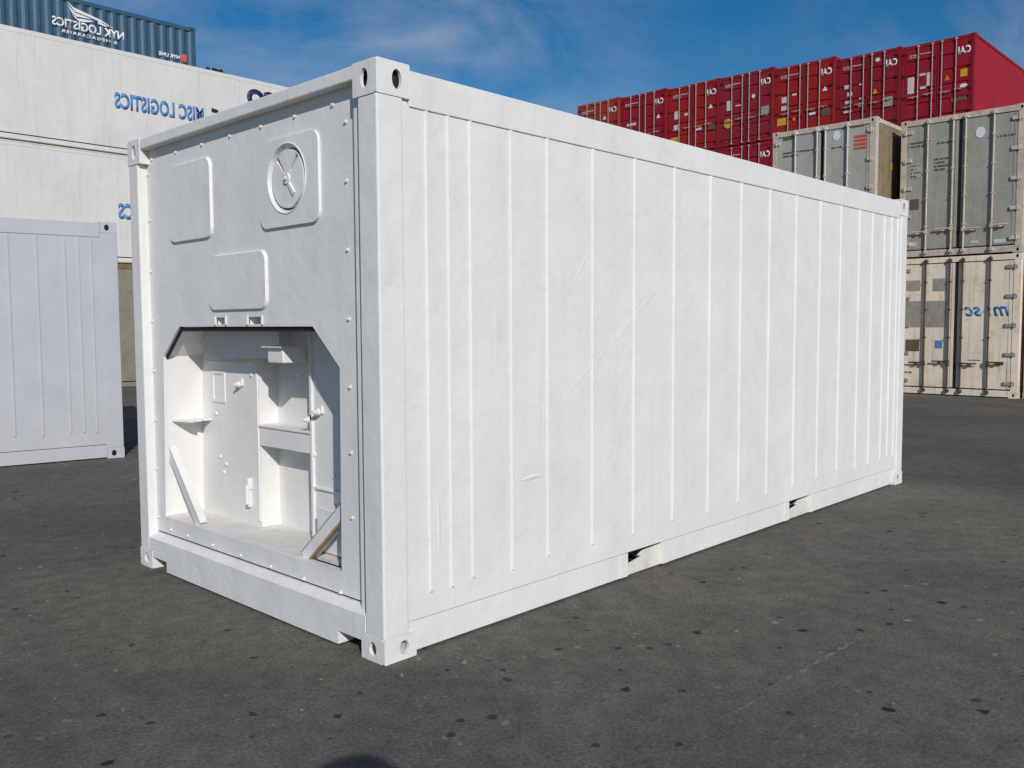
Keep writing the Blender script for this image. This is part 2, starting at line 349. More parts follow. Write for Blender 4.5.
def side_flat(r, L, W, H, mat, z0=.13, z1=None, ribs=(), yo=.008, ribw=.024, ribh=.010, rz0=.28, rz1=None, extra=None, oL=None, oR=None):
    z1 = z1 or H-.10
    for s in (0, 1):
        bm = bmesh.new()
        def Y(d): return d if s == 0 else W-d
        box(bm, (.13, Y(yo), z0), (L-.13, Y(yo+.05), z1))
        for x in ribs:
            a, b = x-ribw/2, x+ribw/2; zb, zt = rz0+random.uniform(-.015, .02), (rz1 or H-.175)
            o1 = oL or ribw*.28; o2 = oR or ribw*.28
            vs = [bm.verts.new(c) for c in ((a, Y(yo-.0), zb), (b, Y(yo), zb), (b, Y(yo), zt), (a, Y(yo), zt),
                  (a+o1, Y(yo-ribh), zb+.012), (b-o2, Y(yo-ribh), zb+.012), (b-o2, Y(yo-ribh), zt), (a+o1, Y(yo-ribh), zt))]
            for q in ((4, 5, 6, 7), (0, 1, 5, 4), (1, 2, 6, 5), (2, 3, 7, 6), (3, 0, 4, 7)): bm.faces.new([vs[i] for i in q])
        if extra and s == 0: extra(bm)
        new_obj('side_panel', bm, mat, r)
def end_flat(r, L, W, H, mat, x='rear', name='rear_panel'):
    bm = bmesh.new()
    if x == 'rear': box(bm, (L-.06, .14, .02), (L-.01, W-.14, H-.02))
    else: box(bm, (.01, .14, .02), (.06, W-.14, H-.02))
    new_obj(name, bm, mat, r)

# door end ---------------------------------------------------------------------------------------
def doors(r, W, H, mat, rodmat, trim, rods=(.22, .45, .545, .76), corr=False, hinge_mat=None, nh=5, gasket=M_DARK, decals=((), ()), hing_r=None, handles=.30, rodr=.017, zb=.17, zt=None, hinge_w=.11):
    """two leaves seen from -X; fractions run from the viewer's left (large y) to the right"""
    zt = zt or H-.14
    def y(f): return W*(1-f)
    leaves = []
    for k, (f0, f1) in enumerate(((.055, .492), (.508, .945))):
        bm = bmesh.new()
        if corr:
            nb = 5; hh = (zt-zb-.04); P = [(0.006, zb)]
            for i in range(nb):
                a = zb+.04+hh*i/nb; b = zb+.04+hh*(i+1)/nb-.04
                P += [(.006, a), (.036, a+.035), (.036, b-.035) if False else (.036, a+.07), (.006, a+.105), (.006, b)]
            P += [(.006, zt)]
            Q = [(d, z) for d, z in P]
            A = [bm.verts.new((d, y(f0), z)) for d, z in Q]; B = [bm.verts.new((d, y(f1), z)) for d, z in Q]
            for i in range(len(Q)-1): bm.faces.new((A[i], A[i+1], B[i+1], B[i]))
            box(bm, (.04, y(f0), zb), (.07, y(f1), zt))
            for f in (f0, f1-.018): box(bm, (-.004, y(f), zb), (.04, y(f+.018), zt))
        else:
            box(bm, (.004, y(f0), zb), (.06, y(f1), zt), .004)
            # pressed border of the leaf
            g = .012
            box(bm, (-.002, y(f0+.006), zb+.012), (.004, y(f0+.03), zt-.012)); box(bm, (-.002, y(f1-.03), zb+.012), (.004, y(f1-.006), zt-.012))
        lf = new_obj('door', bm, mat, r); leaves.append(lf)
        bm = bmesh.new()
        for f in ((f0, f1)): box(bm, (.001, y(f-.006), zb-.01), (.03, y(f+.006), zt+.01))
        box(bm, (.001, y(f0), zb-.016), (.03, y(f1), zb-.001)); box(bm, (.001, y(f0), zt+.001), (.03, y(f1), zt+.016))
        new_obj('gasket', bm, gasket, lf)
        for f in rods[2*k:2*k+2]:
            bm = bmesh.new(); yy = y(f)
            cyl(bm, (-.034, yy, .06), rodr, H-.10, 2, 12)
            for z in (.10, H-.09): box(bm, (-.058, yy-.035, z-.03), (.002, yy+.035, z+.03), .006)
            for z in (H*.22, H*.42, H*.62, H*.82): box(bm, (-.055, yy-.028, z-.014), (.003, yy+.028, z+.014), .004)
            zz = H*(handles if (rods.index(f) % 2 == 0) else handles+.012)
            sg = 1 if k == 0 else -1
            cyl(bm, (-.052, yy, zz), .016, .42 if False else .30, 1, 8) if k == 0 else cyl(bm, (-.052, yy-.30, zz), .016, .30, 1, 8)
            box(bm, (-.07, yy-.03, zz-.045), (-.02, yy+.03, zz+.03), .005)
            box(bm, (-.06, yy+sg*.16-.03, zz-.05), (0, yy+sg*.16+.03, zz-.015), .004)
            new_obj('lock_rod', bm, rodmat, lf)
        fh = .03 if k == 0 else .97
        for i in range(nh):
            z = zb+.12+(zt-zb-.24)*i/(nh-1); bm = bmesh.new()
            a, b = (f0-.03, f0+hinge_w/W*.5) if k == 0 else (f1-hinge_w/W*.5, f1+.03)
            box(bm, (-.028, y(a), z-.035), (.003, y(b), z+.035), .006); cyl(bm, (-.022, y(fh+(.015 if k == 0 else -.015)), z-.05), .016, .10, 2, 10)
            new_obj('hinge', bm, hinge_mat or trim, lf)
        for kind, f, zf, fwid, zh, m_ in decals[k]:
            bm = bmesh.new(); yc = y(f); zc = H*zf; hw = W*fwid/2; hz = H*zh/2; dd = -.012 if corr else -.0035
            if kind == 'sq': box(bm, (dd, yc-hw, zc-hz), (.003, yc+hw, zc+hz)); nm = 'label_plate'
            elif kind == 'tri': prism(bm, [(yc-hw, zc-hz), (yc+hw, zc-hz), (yc, zc+hz)], dd, .003, 0); nm = 'warning_triangle'
            elif kind == 'dot': prism(bm, ell(yc, zc, hw, hz, 20), dd, .003, 0); nm = 'round_sticker'
            elif kind == 'lines':                       # rows of small illegible print
                rows = max(1, round(zh*H/.075)); nm = 'small_print'
                for q in range(rows):
                    zz = zc+hz-(q+.5)*2*hz/rows; x = -hw; rnd = random.Random(int(f*1e4)+q*7+int(zf*1e3))
                    lim = hw if q % 2 == 0 else hw*.4
                    while x < lim:
                        wl = rnd.uniform(.012, .035); box(bm, (dd, yc-x, zz-.017), (.003, yc-min(x+wl, hw), zz+.017)); x += wl+rnd.choice((.012, .012, .03))
            elif kind == 'bars':
                nm = 'striped_sticker'
                for q in range(4): box(bm, (dd, yc-hw, zc+hz-(q+.62)*hz/2), (.003, yc+hw, zc+hz-q*hz/2))
            new_obj(nm, bm, m_, lf)
    return leaves
def door_sills(r, W, H, mat):
    bm = bmesh.new(); box(bm, (-.004, .14, .02), (.08, W-.14, .145), .006); new_obj('door_sill', bm, mat, r)
    bm = bmesh.new(); box(bm, (-.004, .14, H-.125), (.08, W-.14, H-.012), .006); new_obj('door_header', bm, mat, r)

# ------------------------------------------------------------------ the ground
bm = bmesh.new()
S = 400
vs = [bm.verts.new(c) for c in ((-S, -S, 0), (S, -S, 0), (S, S, 0), (-S, S, 0))]; bm.faces.new(vs)
g = new_obj('ground', bm, asphalt()); g['kind'] = 'structure'

# ------------------------------------------------------------------ the main container
RIBS = [.277, .407, .544, .817, 1.086, 1.456, 1.839, 2.247, 2.659, 3.052, 3.45, 3.857, 4.261, 4.635, 5.0, 5.274, 5.54, 5.701, 5.844]
def dents(bm):
    """shallow creases and a weld patch on the long side, proud of the sheet by a few millimetres"""
    def crease(a, b, w_, h):
        a = Vector(a); b = Vector(b); d = (b-a).normalized(); n = Vector((-d.y, d.x)); L_ = (b-a).length; k = 14; prev = None
        for i in range(k+1):
            t = i/k; c = a+d*L_*t+n*.005*math.sin(t*5+a.x*5); ww = w_*(math.sin(math.pi*t)**.5+.05)
            cur = [bm.verts.new((c.x+n.x*s*ww, .008-hh, c.y+n.y*s*ww)) for s, hh in ((-1, -.001), (0, h*math.sin(math.pi*min(1, t+.02))), (1, -.001))]
            if prev:
                for q in (0, 1): bm.faces.new((prev[q], prev[q+1], cur[q+1], cur[q]))
            prev = cur
    crease((1.19, 1.07), (1.62, 1.37), .016, .0014); crease((1.60, 1.36), (2.21, 1.80), .014, .0014); crease((1.45, 1.25), (1.85, 1.53), .014, .0014); crease((2.05, 1.68), (2.55, 2.02), .012, .0011)
    crease((.865, .705), (1.06, .70), .018, .0040); crease((1.062, .70), (1.058, 1.2), .010, .0020)
    crease((1.28, 1.66), (1.45, 1.92), .010, .0018); crease((.335, .40), (.315, .75), .014, .003); crease((.70, 1.25), (.72, 1.62), .014, .0016); crease((1.62, .55), (1.70, .95), .012, .0018); crease((3.20, 1.5), (3.36, 1.1), .014, .0018); crease((4.4, .6), (4.55, 1.1), .014, .0018)
    crease((2.9, .75), (3.4, .9), .012, .001); crease((3.9, 1.1), (4.2, 1.5), .012, .001); crease((.62, 1.9), (.75, 1.6), .012, .0008)

def main_container():
    L, W, H = 6.058, 2.438, 2.595
    r = root('refrigerated_container', 'freshly painted white twenty foot refrigerated container with an empty machinery recess in its near end', 'shipping container', (0, 0, 0))
    wm = M_WHITE
    castings(r, L, W, H, wm, .110, .145)
    # posts: an outer channel with a small inner lip
    for x0, x1, ex in ((0, .14, 1), (L-.14, L, -1)):
        for y0, y1, sy in ((0, .135, 1), (W-.122, W, -1)):
            bm = bmesh.new(); box(bm, (x0, y0, .108), (x1, y1, H-.143), .009, 3)
            # side lip towards the long wall
            xo = x1 if ex > 0 else x0; ys = y0+.012 if sy > 0 else y1-.012
            box(bm, (xo-.002, ys, .108), (xo+ex*.035, ys+sy*.05, H-.143), .004)
            # raised inner flange beside the end panel
            if ex > 0 and sy > 0:
                box(bm, (.046, .133, .19), (.08, .172, H-.10), .002); box(bm, (.026, .170, .19), (.08, .200, H-.10), .005)
            new_obj('corner_post', bm, wm, r)
    for s in (0, 1):
        def Y(d): return d if s == 0 else W-d
        bm = bmesh.new(); box(bm, (.178, Y(0), H-.175), (L-.178, Y(.05), H-.022), .004); new_obj('top_rail', bm, wm, r)
        bm = bmesh.new()
        segs = ((.143, 1.80), (2.15, 3.83), (4.18, L-.143))
        for a, b in segs:
            box(bm, (a, Y(.020), .012), (b, Y(.10), .152), .003)
        for a in (1.80, 2.15, 3.83, 4.18):
            sg = -1 if a in (1.80, 3.83) else 1
            box(bm, (a+sg*.075, Y(.014), .013), (a+sg*.002, Y(.022), .150), .003)
        br = new_obj('bottom_rail', bm, wm, r)
        for a, b in ((1.80, 2.15), (3.83, 4.18)):
            bm = bmesh.new()
            box(bm, (a, Y(.03), .150), (b, Y(W/2-.2), .158))                    # ceiling of the pocket
            prism(bm, [(a+.0, .0125), (b, .0125), (b, .138), (a+.17, .132), (a+.115, .112), (a+.155, .100), (a+.05, .084), (a, .082)], Y(.032), Y(.040), 1)
            box(bm, (a+.001, Y(.10), .03), (a+.006, Y(W/2-.2), .15)); box(bm, (b-.006, Y(.10), .03), (b-.001, Y(W/2-.2), .15))
            new_obj('forklift_pocket', bm, M_DUST_SHADE, br)  # greyer paint stands in for the shade on the set-back plate
    side_flat(r, L, W, H, wm, z0=.158, z1=H-.17, ribs=RIBS, yo=.008, ribh=.0085, ribw=.022, rz0=.262, rz1=H-.176, extra=dents)
    bm = bmesh.new(); box(bm, (.05, .05, H-.06), (L-.05, W-.05, H-.035)); new_obj('roof', bm, wm, r)
    bm = bmesh.new(); box(bm, (.46, .10, .158), (L-.06, W-.10, .20)); new_obj('floor', bm, wm, r)
    bm = bmesh.new(); box(bm, (L-.06, .14, .158), (L-.012, W/2-.004, H-.05), .004); new_obj('door', bm, wm, r)
    bm = bmesh.new(); box(bm, (L-.06, W/2+.004, .158), (L-.012, W-.14, H-.05), .004); new_obj('door', bm, wm, r)
    bm = bmesh.new(); box(bm, (L-.05, .178, .012), (L-.005, W-.178, .15), .004); new_obj('door_sill', bm, wm, r)
    # front header and sill
    bm = bmesh.new(); box(bm, (0, .162, H-.064), (.09, W-.162, H-.004), .006); new_obj('front_header', bm, wm, r)
    bm = bmesh.new()
    prism(bm, [(.205, .012), (.205, .012)] and [(.345, .012), (2.09, .012), (2.09, .075), (W-.165, .075), (W-.165, .113), (W-.124, .113), (W-.124, .190), (.137, .190), (.137, .113), (.165, .113), (.165, .075), (.345, .075)], 0.0, .09, 0)
    # sloped ledge above
    A = [(0.0, .190), (.054, .214), (.068, .214), (.068, .190)]
    prism_y = [bm.verts.new((x, .137, z)) for x, z in A]; prism_y2 = [bm.verts.new((x, W-.124, z)) for x, z in A]
    bm.faces.new(prism_y); bm.faces.new(prism_y2[::-1])
    for i in range(4): bm.faces.new((prism_y[i], prism_y[(i+1) % 4], prism_y2[(i+1) % 4], prism_y2[i]))
    new_obj('front_sill', bm, wm, r)
    # front panel with the octagonal opening and two lifting slots
    op = [(.385, .328), (.372, 1.285), (.585, 1.476), (1.955, 1.479), (2.165, 1.30), (2.20, .328)]
    slots = [[(1.400, 1.489), (1.515, 1.489), (1.515, 1.527), (1.400, 1.527)], [(1.030, 1.489), (1.175, 1.489), (1.175, 1.527), (1.030, 1.527)]]
    cy_, cz_, cr_ = .762, 2.188, .166
    bm = bmesh.new()
    plate_holes(bm, [(.198, .226), (W-.118, .226), (W-.118, H-.05), (.198, H-.05)], [op]+slots+[ell(cy_, cz_, cr_-.012, cr_-.012, 40)], .055, .067, 0)
    fp = new_obj('front_panel', bm, wm, r)
    # small boxes behind the lifting slots
    for q in slots:
        bm = bmesh.new(); y0, y1 = q[0][0], q[1][0]
        box(bm, (.12, y0-.01, 1.485), (.125, y1+.01, 1.535)); box(bm, (.062, y1, 1.485), (.12, y1+.01, 1.535)); box(bm, (.062, y0-.01, 1.485), (.12, y0, 1.535)); box(bm, (.062, y0, 1.530), (.12, y1, 1.536)); box(bm, (.062, y0, 1.484), (.12, y1, 1.490))
        for ff in (y0-.006, y1-.006): box(bm, (.046, ff, 1.486), (.0545, ff+.012, 1.532), .002)
        new_obj('lifting_slot', bm, wm, fp)
    # three raised cover plates
    for (y0, z0, y1, z1), hole in (((1.512, 1.958, 2.015, 2.40), 0), ((.495, 1.962, 1.005, 2.385), 1), ((.968, 1.562, 1.565, 1.865), 0)):
        bm = bmesh.new()
        if not hole: raised(bm, rrect(y0, z0, y1, z1, .055), .0548, .040, 0, .008)
        else:
            plate_holes(bm, rrect(y0, z0, y1, z1, .055), [ell(cy_, cz_, cr_, cr_, 40)], .0548, .041, 0)
        hp = new_obj('cover_plate', bm, wm, fp)
        if hole:
            bm = bmesh.new()
            n = 40; prof = [(cr_+.006, .0405), (cr_+.002, .037), (cr_-.002, .038), (cr_-.018, .062)]
            rings = [[bm.verts.new((x, cy_+rr*math.cos(2*math.pi*i/n), cz_+rr*math.sin(2*math.pi*i/n))) for i in range(n)] for rr, x in prof]
            for a, b in zip(rings, rings[1:]):
                for i in range(n): bm.faces.new((a[i], a[(i+1) % n], b[(i+1) % n], b[i]))
            box(bm, (.088, cy_-.18, cz_-.18), (.092, cy_+.18, cz_+.18))
            hl = []
            for aa, r0, r1, hw in ((50, .045, .136, .009), (130, .045, .136, .009)):
                d = Vector((math.cos(R(aa)), math.sin(R(aa)))); nn = Vector((-d.y, d.x)); c0 = Vector((cy_, cz_))
                hl.append([tuple(q) for q in (c0+d*r0-nn*hw*.6, c0+d*r1-nn*hw*1.5, c0+d*r1+nn*hw*1.5, c0+d*r0+nn*hw*.6)])
            plate_holes(bm, ell(cy_, cz_, cr_-.026, cr_-.026, 40), hl, .046, .0635, 0)
            cyl(bm, (.038, cy_, cz_), .026, .010, 0, 20); cyl(bm, (.028, cy_, cz_), .009, .008, 0, 10)
            d = Vector((math.cos(R(232)), math.sin(R(232)))); nn = Vector((-d.y, d.x)); c0 = Vector((cy_, cz_))
            prism(bm, [tuple(q) for q in (c0+d*.03-nn*.007, c0+d*.10-nn*.010, c0+d*.10+nn*.010, c0+d*.03+nn*.007)], .037, .047, 0)
            new_obj('vent', bm, wm, hp, label='round vent disc with two fan-shaped pads')
    # bolts round the panel
    B = [(y, H-.122) for y in (2.234, 1.924, 1.615, 1.311, 1.003, .697, .388)]
    B += [(.291, z) for z in (2.382, 2.123, 1.818, 1.508, 1.20, .90, .60)]
    B += [(2.292, z) for z in (2.392, 2.118, 1.812, 1.514, 1.21, .91, .61, .31)]
    B += [(y, .256-.014*(2.13-y)) for y in (2.13, 1.915, 1.616, 1.308, 1.006, .702, .393)]
    for y, z in B:
        bm = bmesh.new(); cyl(bm, (.051, y, z), .009, .005, 0, 10); cyl(bm, (.044, y, z), .0055, .008, 0, 6); new_obj('bolt', bm, wm, fp)
    # recess behind the opening
    bm = bmesh.new(); D = .30
    for i in range(6):
        if i == 5: continue
        a, b = op[i], op[(i+1) % 6]
        n = Vector((b[1]-a[1], -(b[0]-a[0]))).normalized()*-.004 if False else Vector((0, 0))
        vs = [bm.verts.new(c) for c in ((.067, *a), (.067, *b), (D+.14, *b), (D+.14, *a))]; bm.faces.new(vs)
    # back wall with the niche
    ny0, ny1, nz0, nz1 = .985, 1.505, .33, 1.42
    plate_holes(bm, [(.20, .29), (.20, 1.50), (2.23, 1.50), (2.23, .29)], [[(ny0, .302), (ny0, nz1), (ny1, nz1), (ny1, .302)]], D, D+.008, 0)
    box(bm, (D+.008, ny1, .30), (D+.13, ny1+.006, nz1)); box(bm, (D+.008, ny0-.006, .30), (D+.13, ny0, nz1)); box(bm, (D+.12, ny0-.006, .30), (D+.13, ny1+.006, nz1)); box(bm, (D+.008, ny0, nz1-.002), (D+.13, ny1, nz1+.006))
    new_obj('recess_liner', bm, wm, r)
    bm = bmesh.new()
    plate_holes(bm, [(.0675, .20), (.44, .20), (.44, 2.23), (.0675, 2.23)], [[(.100, .43), (.15, .43), (.15, .75), (.100, .75)]], .310, .3265, 2)
    new_obj('recess_floor', bm, M_DUST_SHADE, r)
    bm = bmesh.new(); box(bm, (D-.004, .985, .80), (D+.118, 1.502, .915), .004); box(bm, (D-.012, .98, .907), (D+.118, 1.50, .92), .003)
    new_obj('shelf', bm, wm, r)
    bm = bmesh.new()                                             # thin ragged shelf on the left wall
    prism(bm, [(.10, 2.172), (.299, 2.172), (.299, 2.06), (.25, 2.07), (.22, 2.04), (.19, 2.055), (.165, 2.02), (.14, 2.045), (.12, 2.10)], .905, .912, 2)
    new_obj('shelf', bm, wm, r, label='thin jagged shelf plate welded to the left wall of the recess')
    # diagonal struts
    def strut(a, b, wd, t, x):
        bm = bmesh.new(); a = Vector(a); b = Vector(b); d = (b-a).normalized(); n = Vector((-d.y, d.x))*wd/2
        prism(bm, [tuple(a+n), tuple(b+n), tuple(b-n), tuple(a-n)], x, x+t, 0)
        for s in (-1, 1):                                        # turned edges
            q = n*s*(1-.006/wd)
            prism(bm, [tuple(a+q+n*.05), tuple(b+q+n*.05), tuple(b+q-n*.05), tuple(a+q-n*.05)], x, x+.045, 0)
        return bm
    s1 = new_obj('diagonal_strut', strut((2.325, .865), (1.835, .320), .062, .006, .080), wm, r)
    s2 = new_obj('diagonal_strut', strut((.385, .645), (.765, .322), .070, .006, .095), wm, r, label='right diagonal strut with a rusty lower edge')
    bm = bmesh.new(); a = Vector((.365, .612)); b = Vector((.735, .300)); d = (b-a).normalized(); n = Vector((-d.y, d.x))*.006
    prism(bm, [tuple(a+n), tuple(b+n), tuple(b-n), tuple(a-n)], .088, .096, 0); new_obj('rusty_edge', bm, M_ORANGE, s2)
    bm = bmesh.new(); prism(bm, [(1.175, 1.302), (1.93, 1.292), (2.10, 1.40), (2.10, 1.474), (1.175, 1.470)], .235, D-.002, 0); new_obj('inner_header', bm, wm, r)
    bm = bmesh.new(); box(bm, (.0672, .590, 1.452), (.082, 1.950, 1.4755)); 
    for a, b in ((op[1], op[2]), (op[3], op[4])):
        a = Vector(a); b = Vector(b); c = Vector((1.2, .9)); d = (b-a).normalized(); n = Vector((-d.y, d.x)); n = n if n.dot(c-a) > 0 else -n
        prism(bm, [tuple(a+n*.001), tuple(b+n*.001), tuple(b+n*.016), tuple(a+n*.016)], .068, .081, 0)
    new_obj('shade_strip', bm, M_DARK, r)  # added dark strip painting the shade under the opening's top and chamfers
    # low box behind the right strut
    bm = bmesh.new(); box(bm, (.20, .39, .333), (D-.002, .80, .56), .006); new_obj('equipment_base', bm, wm, r)
    bm = bmesh.new(); box(bm, (D-.012, .30, .62), (D+.001, .965, .632), .002); box(bm, (D-.014, .958, .36), (D+.001, .978, 1.46), .002)
    box(bm, (D-.008, 1.512, .36), (D+.001, 1.530, 1.44), .002); box(bm, (D-.012, 1.53, 1.262), (D+.001, 2.12, 1.272), .002)
    new_obj('weld_strip', bm, wm, r)
    # frame of a small access window, hinge, knobs and bolts
    bm = bmesh.new(); plate_holes(bm, rrect(1.885, 1.02, 2.045, 1.215, .01, 2), [rrect(1.907, 1.042, 2.023, 1.193, .008, 2)], D-.006, D, 0); new_obj('access_frame', bm, wm, r)
    bm = bmesh.new(); box(bm, (.16, 1.02, 1.285), (D, 1.17, 1.37), .008); box(bm, (.14, 1.01, 1.365), (D, 1.20, 1.373), .002); new_obj('mounting_bracket', bm, wm, r)
    for y, z, rr in ((1.702, 1.141, .020), (.991, .984, .019), (.896, 1.031, .021)):
        bm = bmesh.new(); cyl(bm, (D-.03, y, z), rr*.8, .03, 0, 14, rr); cyl(bm, (D-.05, y, z), rr*.45, .02, 0, 8); box(bm, (D-.014, y-.03, z-.008), (D, y-.008, z+.032), .003); new_obj('valve_knob', bm, wm, r)
    bm = bmesh.new(); box(bm, (D-.022, 1.61, .43), (D, 1.645, .58), .004); cyl(bm, (D-.03, 1.61, .45), .012, .11, 2, 10); box(bm, (D-.03, 1.60, .535), (D, 1.625, .60), .004); new_obj('hinge', bm, wm, r)
    for y, z in ((1.896, .651), (1.925, .60), (1.965, .69), (.778, .706), (.70, .95), (.84, .52), (2.0, .95), (1.58, 1.2), (1.10, 1.22), (.955, .8), (.955, .62)):
        bm = bmesh.new(); cyl(bm, (D-.009, y, z), .010, .010, 0, 10, .013); new_obj('bolt', bm, wm, r)
    return r
main_container()

# ------------------------------------------------------------------ second white container, cut by the left edge of the photo
def left_container():
    L, W, H = 6.058, 2.438, 2.65; a = -.17553
    d = Vector((math.cos(a), math.sin(a))); loc = Vector((1.843, 7.112))-d*L
    r = root('refrigerated_container', 'pale bluish-white ribbed container standing in front of the stack of long white ones', 'shipping container', (loc.x, loc.y, 0), a)
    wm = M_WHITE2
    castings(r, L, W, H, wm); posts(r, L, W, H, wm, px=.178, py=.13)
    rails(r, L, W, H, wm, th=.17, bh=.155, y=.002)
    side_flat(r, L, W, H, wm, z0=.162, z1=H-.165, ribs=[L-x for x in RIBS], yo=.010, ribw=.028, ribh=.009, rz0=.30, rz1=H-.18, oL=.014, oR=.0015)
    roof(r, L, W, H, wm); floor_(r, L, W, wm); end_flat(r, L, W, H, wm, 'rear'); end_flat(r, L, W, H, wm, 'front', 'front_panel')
left_container()

# ------------------------------------------------------------------ stack of long containers behind, on the left
YS = 19.0
def long_box(name, label, loc, L, W, H, wall, trim, group, kind='flat', ribs=.305, railh=.16, bottom=None):
    r = root(name, label, 'shipping container', loc, 0, group)
    castings(r, L, W, H, trim); posts(r, L, W, H, trim)
    rails(r, L, W, H, trim, th=.12, bh=.16, y=.002, matb=bottom or trim)
    if kind == 'flat': side_flat(r, L, W, H, wall, ribs=[.3+i*ribs for i in range(int((L-.5)/ribs))], yo=.008, ribw=.02, ribh=.002, rz0=.20, rz1=H-.14)
    else: side_corr(r, L, W, H, wall)
    roof(r, L, W, H, wall); floor_(r, L, W, trim); end_flat(r, L, W, H, wall, 'rear'); end_flat(r, L, W, H, wall, 'front', 'front_panel')
    return r
G1 = 'long containers stacked behind on the left'
x0 = 1.9
lb = long_box('refrigerated_container', 'grey-khaki long container with a brown top edge at the bottom of the left stack', (x0, YS, 0), 12.19, 2.438, 3.06, M_TAN, M_TAN, G1)
wl = long_box('refrigerated_container', 'aged white long container in the middle of the left stack', (x0, YS, 3.065), 12.19, 2.438, 2.645, M_AGED, M_AGED, G1)
wu = long_box('refrigerated_container', 'aged white long container with blue lettering, directly under the blue one', (x0, YS, 5.715), 12.19, 2.438, 2.51, M_AGED, M_AGED, G1)
for lo, zz in ((wl, 2.60), (wu, .02), (wl, .03)):
    bm = bmesh.new(); box(bm, (.178, -.003, zz), (12.0, .006, zz+.022)); new_obj('seam_strip', bm, M_AGEDTRIM, lo)
bm = bmesh.new(); box(bm, (.178, -.006, 2.93), (12.0, .004, 3.05)); new_obj('edge_strip', bm, M_BROWN, lb)
def on(xw): return xw-x0
lettering('lettering', 'MISC LOGISTICS', on(6.80), 6.80-5.715, 2.30, .40, 'y', .0075, M_LBLUE, wu, bold=.05, spacing=1.06, thick=.002)
lettering('lettering', 'MISC LOGISTICS', on(6.80), 4.13-3.065, 2.30, .40, 'y', .0075, M_LBLUE, wl, bold=.05, spacing=1.06, thick=.002)
lettering('lettering', 'CO', on(10.36), 7.48-5.715, .98, .49, 'y', .0075, M_NAVY, wu, bold=.07, thick=.002)
for px, pz in ((9.42, 7.18),):
    bm = bmesh.new(); prism(bm, [(on(px)-.1, pz-.05-5.715), (on(px)+.12, pz-.05-5.715), (on(px)+.08, pz+.04-5.715), (on(px)-.1, pz+.06-5.715)], .002, .010, 1); new_obj('height_marking', bm, M_DARK, wu)
# blue corrugated container in the row behind, on three more of its kind
YB = YS+2.75
def blue(z, label, lett=False, wall=M_BLUE, H=2.591, xr=10.33):
    xb = xr-12.19
    r = long_box('shipping_container', label, (xb, YB, z), 12.19, 2.438, H, wall, wall, 'dark corrugated containers in the row behind the white stack', 'corr')
    return r, xb
for k in range(2):
    blue(k*2.52, 'dark corrugated container hidden low in the row behind the white stack', H=2.516, xr=10.33)
blue(5.045, 'dark corrugated container hidden low in the row behind the white stack', H=2.516, xr=10.33)
ZB = 7.565
bl, xb = blue(ZB, 'slate blue corrugated container with white winged lettering, on top of the left stack', H=2.591)
M = lambda x: x-xb
lettering('lettering', 'NYK LOGISTICS', M(6.40), 9.33-ZB, 1.86, .235, 'y', .002, M_LWHITE, bl, bold=.035, thick=.006)
lettering('lettering', '& MEGACARRIER', M(6.62), 9.19-ZB, 1.45, .085, 'y', .002, M_LWHITE, bl, bold=.03, thick=.006, spacing=1.25)
lettering('lettering', 'NYK LINE', M(9.22), 9.16-ZB, .62, .11, 'y', .002, M_LWHITE, bl, bold=.04, thick=.006)
bm = bmesh.new(); box(bm, (M(9.88), -.006, 9.13-ZB), (M(10.04), .002, 9.33-ZB)); new_obj('red_emblem', bm, M_LRED, bl)
bm = bmesh.new()
def wing(pts):
    prism(bm, [(M(x), z-ZB) for x, z in pts], -.006, .002, 1)
wing([(6.78, 10.02), (6.95, 9.90), (7.30, 9.82), (7.62, 9.75), (7.98, 9.60), (7.92, 9.60), (7.55, 9.70), (7.25, 9.76), (6.98, 9.80)])
wing([(6.80, 9.94), (6.98, 9.77), (7.22, 9.74), (7.40, 9.70), (7.22, 9.69), (7.02, 9.68), (6.90, 9.76)])
wing([(6.90, 9.74), (7.04, 9.64), (7.26, 9.66), (7.48, 9.66), (7.30, 9.60), (7.08, 9.57), (6.97, 9.64)])
wing([(7.55, 9.68), (7.70, 9.68), (7.92, 9.62), (7.75, 9.60), (7.58, 9.62)])
new_obj('wing_emblem', bm, M_LWHITE, bl)
# dark bundle lying on top of the upper white container
r = root('tarpaulin_bundle', 'small dark bundle lying on the roof edge of the upper white container', 'bundle', (9.62, YS+.25, 5.715+2.51))
bm = bmesh.new()
for i in range(9):
    t = i/8; rr = .075*(.55+.45*math.sin(math.pi*t)**.4)*(1+.18*math.sin(i*2.3))
    cyl(bm, (-.34+i*.075, .01*math.sin(i*3), rr*.75), rr, .077, 0, 12, .075*(.55+.45*math.sin(math.pi*min(1, (i+1)/8))**.4)*(1+.18*math.sin((i+1)*2.3)))
new_obj('cloth_roll', bm, M_DARK, r, smooth=True)
bm = bmesh.new()
for dx in (-.2, .16): cyl(bm, (dx, 0, .062), .088, .02, 0, 12)
new_obj('strap', bm, M_GSTEEL, r)

# ------------------------------------------------------------------ reefer stacks on the right
XR, HR = 16.96, 2.85
def reefer(name, label, loc, L, W, H, wall, trim, rodm, side, group, **kw):
    r = root(name, label, 'shipping container', loc, 0, group)
    castings(r, L, W, H, trim); posts(r, L, W, H, trim)
    rails(r, L, W, H, trim, y=.002)
    side_flat(r, L, W, H, side, ribs=[.3+i*.3 for i in range(int((L-.6)/.3))], yo=.012, ribw=.03, ribh=.006, rz0=.2, rz1=H-.14)
    roof(r, L, W, H, side); floor_(r, L, W, trim); end_flat(r, L, W, H, side, 'rear')
    door_sills(r, W, H, trim)
    lv = doors(r, W, H, wall, rodm, trim, **kw)
    return r, lv
G2 = 'refrigerated containers stacked door end out on the right'
W0 = 2.34
y_r = 1.72
